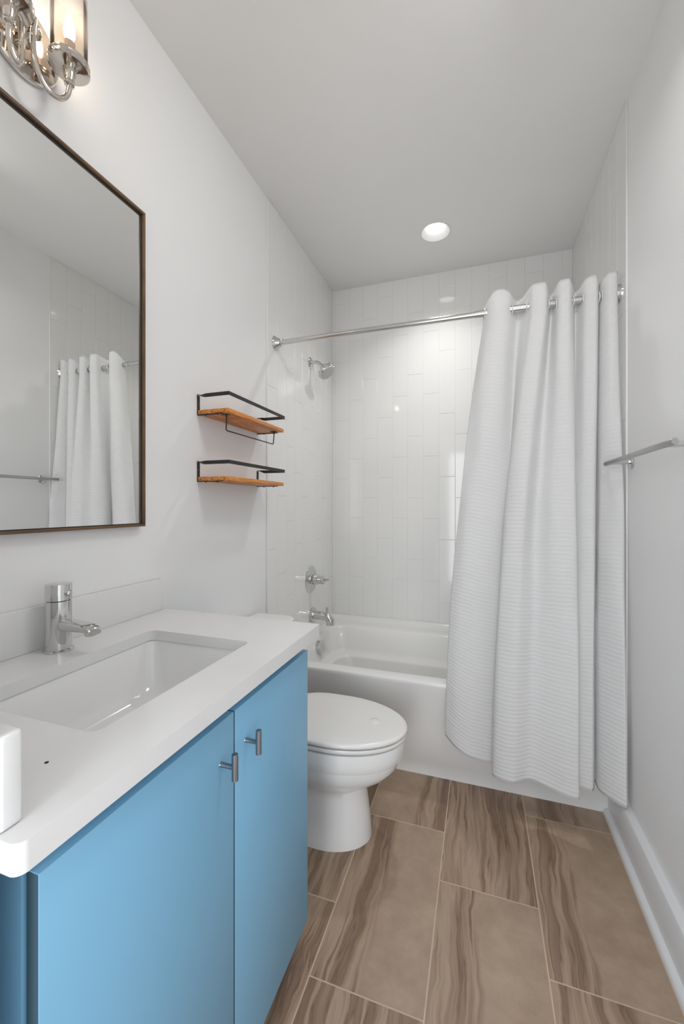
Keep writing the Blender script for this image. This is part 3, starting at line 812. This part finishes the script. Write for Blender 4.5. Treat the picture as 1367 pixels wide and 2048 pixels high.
top = catmull([(f[0][0], f[0][1], 0) for f in folds], K); bot = catmull([f[1] for f in folds], K)
NS, NZ = len(top), 150
arc = [0.0]
for i in range(1, NS): arc.append(arc[-1]+((bot[i]-bot[i-1]).length+(top[i]-top[i-1]).length)/2)
grid = []
for j in range(NZ+1):
    q = j/NZ; row = []
    for i in range(NS):
        front = max(0.0, min(1.0, (1.862-top[i].y)/0.045))
        zt = 2.112+0.026*front+0.004*mnoise.noise((i*0.09, 0, 3))
        zt -= 0.050*(1-min(1.0, i/(1.7*K)))**1.5
        zb = bot[i].z
        z = zt+(zb-zt)*q
        hh = max(0.0, min(1.0, (2.02-z)/(2.02-zb)))
        t = 1-(1-hh)**1.75
        ty_ = 1-(1-hh)**1.6
        x = top[i].x+(bot[i].x-top[i].x)*t
        y = top[i].y+(bot[i].y-top[i].y)*ty_
        w = math.sin(PI*hh)
        x += w*0.006*mnoise.noise((i*0.05, z*2.0, 1.0)); y += w*0.010*mnoise.noise((i*0.06, z*2.6, 8.0))
        row.append(bm.verts.new((min(x, 0.5025), y, z)))
    grid.append(row)
for j in range(NZ):
    for i in range(NS-1):
        f = bm.faces.new((grid[j][i], grid[j+1][i], grid[j+1][i+1], grid[j][i+1]))
        for lp, (ii, jj) in zip(f.loops, ((i, j), (i, j+1), (i+1, j+1), (i+1, j))):
            lp[uvc].uv = (arc[ii], jj/NZ*1.97)
fab = obj('fabric', bm, M['cloth'], cu, angle=180)
sd = fab.modifiers.new('thickness', 'SOLIDIFY'); sd.thickness = 0.0022; sd.offset = 0
# rings set in the cloth where the rod passes through it
cross = []
for i in range(NS-1):
    a, b = top[i].y-ry, top[i+1].y-ry
    if a*b < 0: cross.append((top[i]+top[i+1])/2)
for c in cross:
    bm = new()
    n = 28; lp = []
    for i in range(n+1):
        a = 2*PI*i/n
        lp.append(Vector((c.x, ry+0.0195*math.cos(a), rz-0.003+0.0195*math.sin(a))))
    rings = []
    for i in range(n):
        a = 2*PI*i/n; o_ = Vector((0, math.cos(a), math.sin(a))); ctr = Vector((c.x, ry, rz-0.003))
        rings.append([ctr+o_*(0.0195+0.0035*math.cos(b_))+Vector((0.0022*math.sin(b_), 0, 0)) for b_ in [2*PI*k/8 for k in range(8)]])
    rings.append(rings[0])
    rv = [[bm.verts.new(p) for p in r] for r in rings[:-1]]; rv.append(rv[0])
    for r0, r1 in zip(rv, rv[1:]): bridge(bm, r0, r1)
    obj('ring', bm, M['ring'], cu)

# ------------------------------------------------------------------ towel bar
tz, bx_ = 1.396, 0.447
tb_ = thing('towel_bar', 'brushed steel towel bar on the right wall beside the curtain', 'towel bar', (XR, 1.48, tz))
bm = new(); tube(bm, [(bx_, 1.196, tz), (bx_, 1.1975, tz), (bx_, 1.7685, tz), (bx_, 1.770, tz)], 0.0085, 24, rads=[0.0075, 0.0085, 0.0085, 0.0075]); obj('bar', bm, M['brushed'], tb_)
for yy in (1.249, 1.717):
    bm = new(); lathe(bm, [(0.024, 0.0), (0.024, 0.006), (0.0225, 0.008), (0.008, 0.0085), (0.008, 0.064)], (XR, yy, tz), (-1, 0, 0), 36)
    obj('post', bm, M['chrome'], tb_)
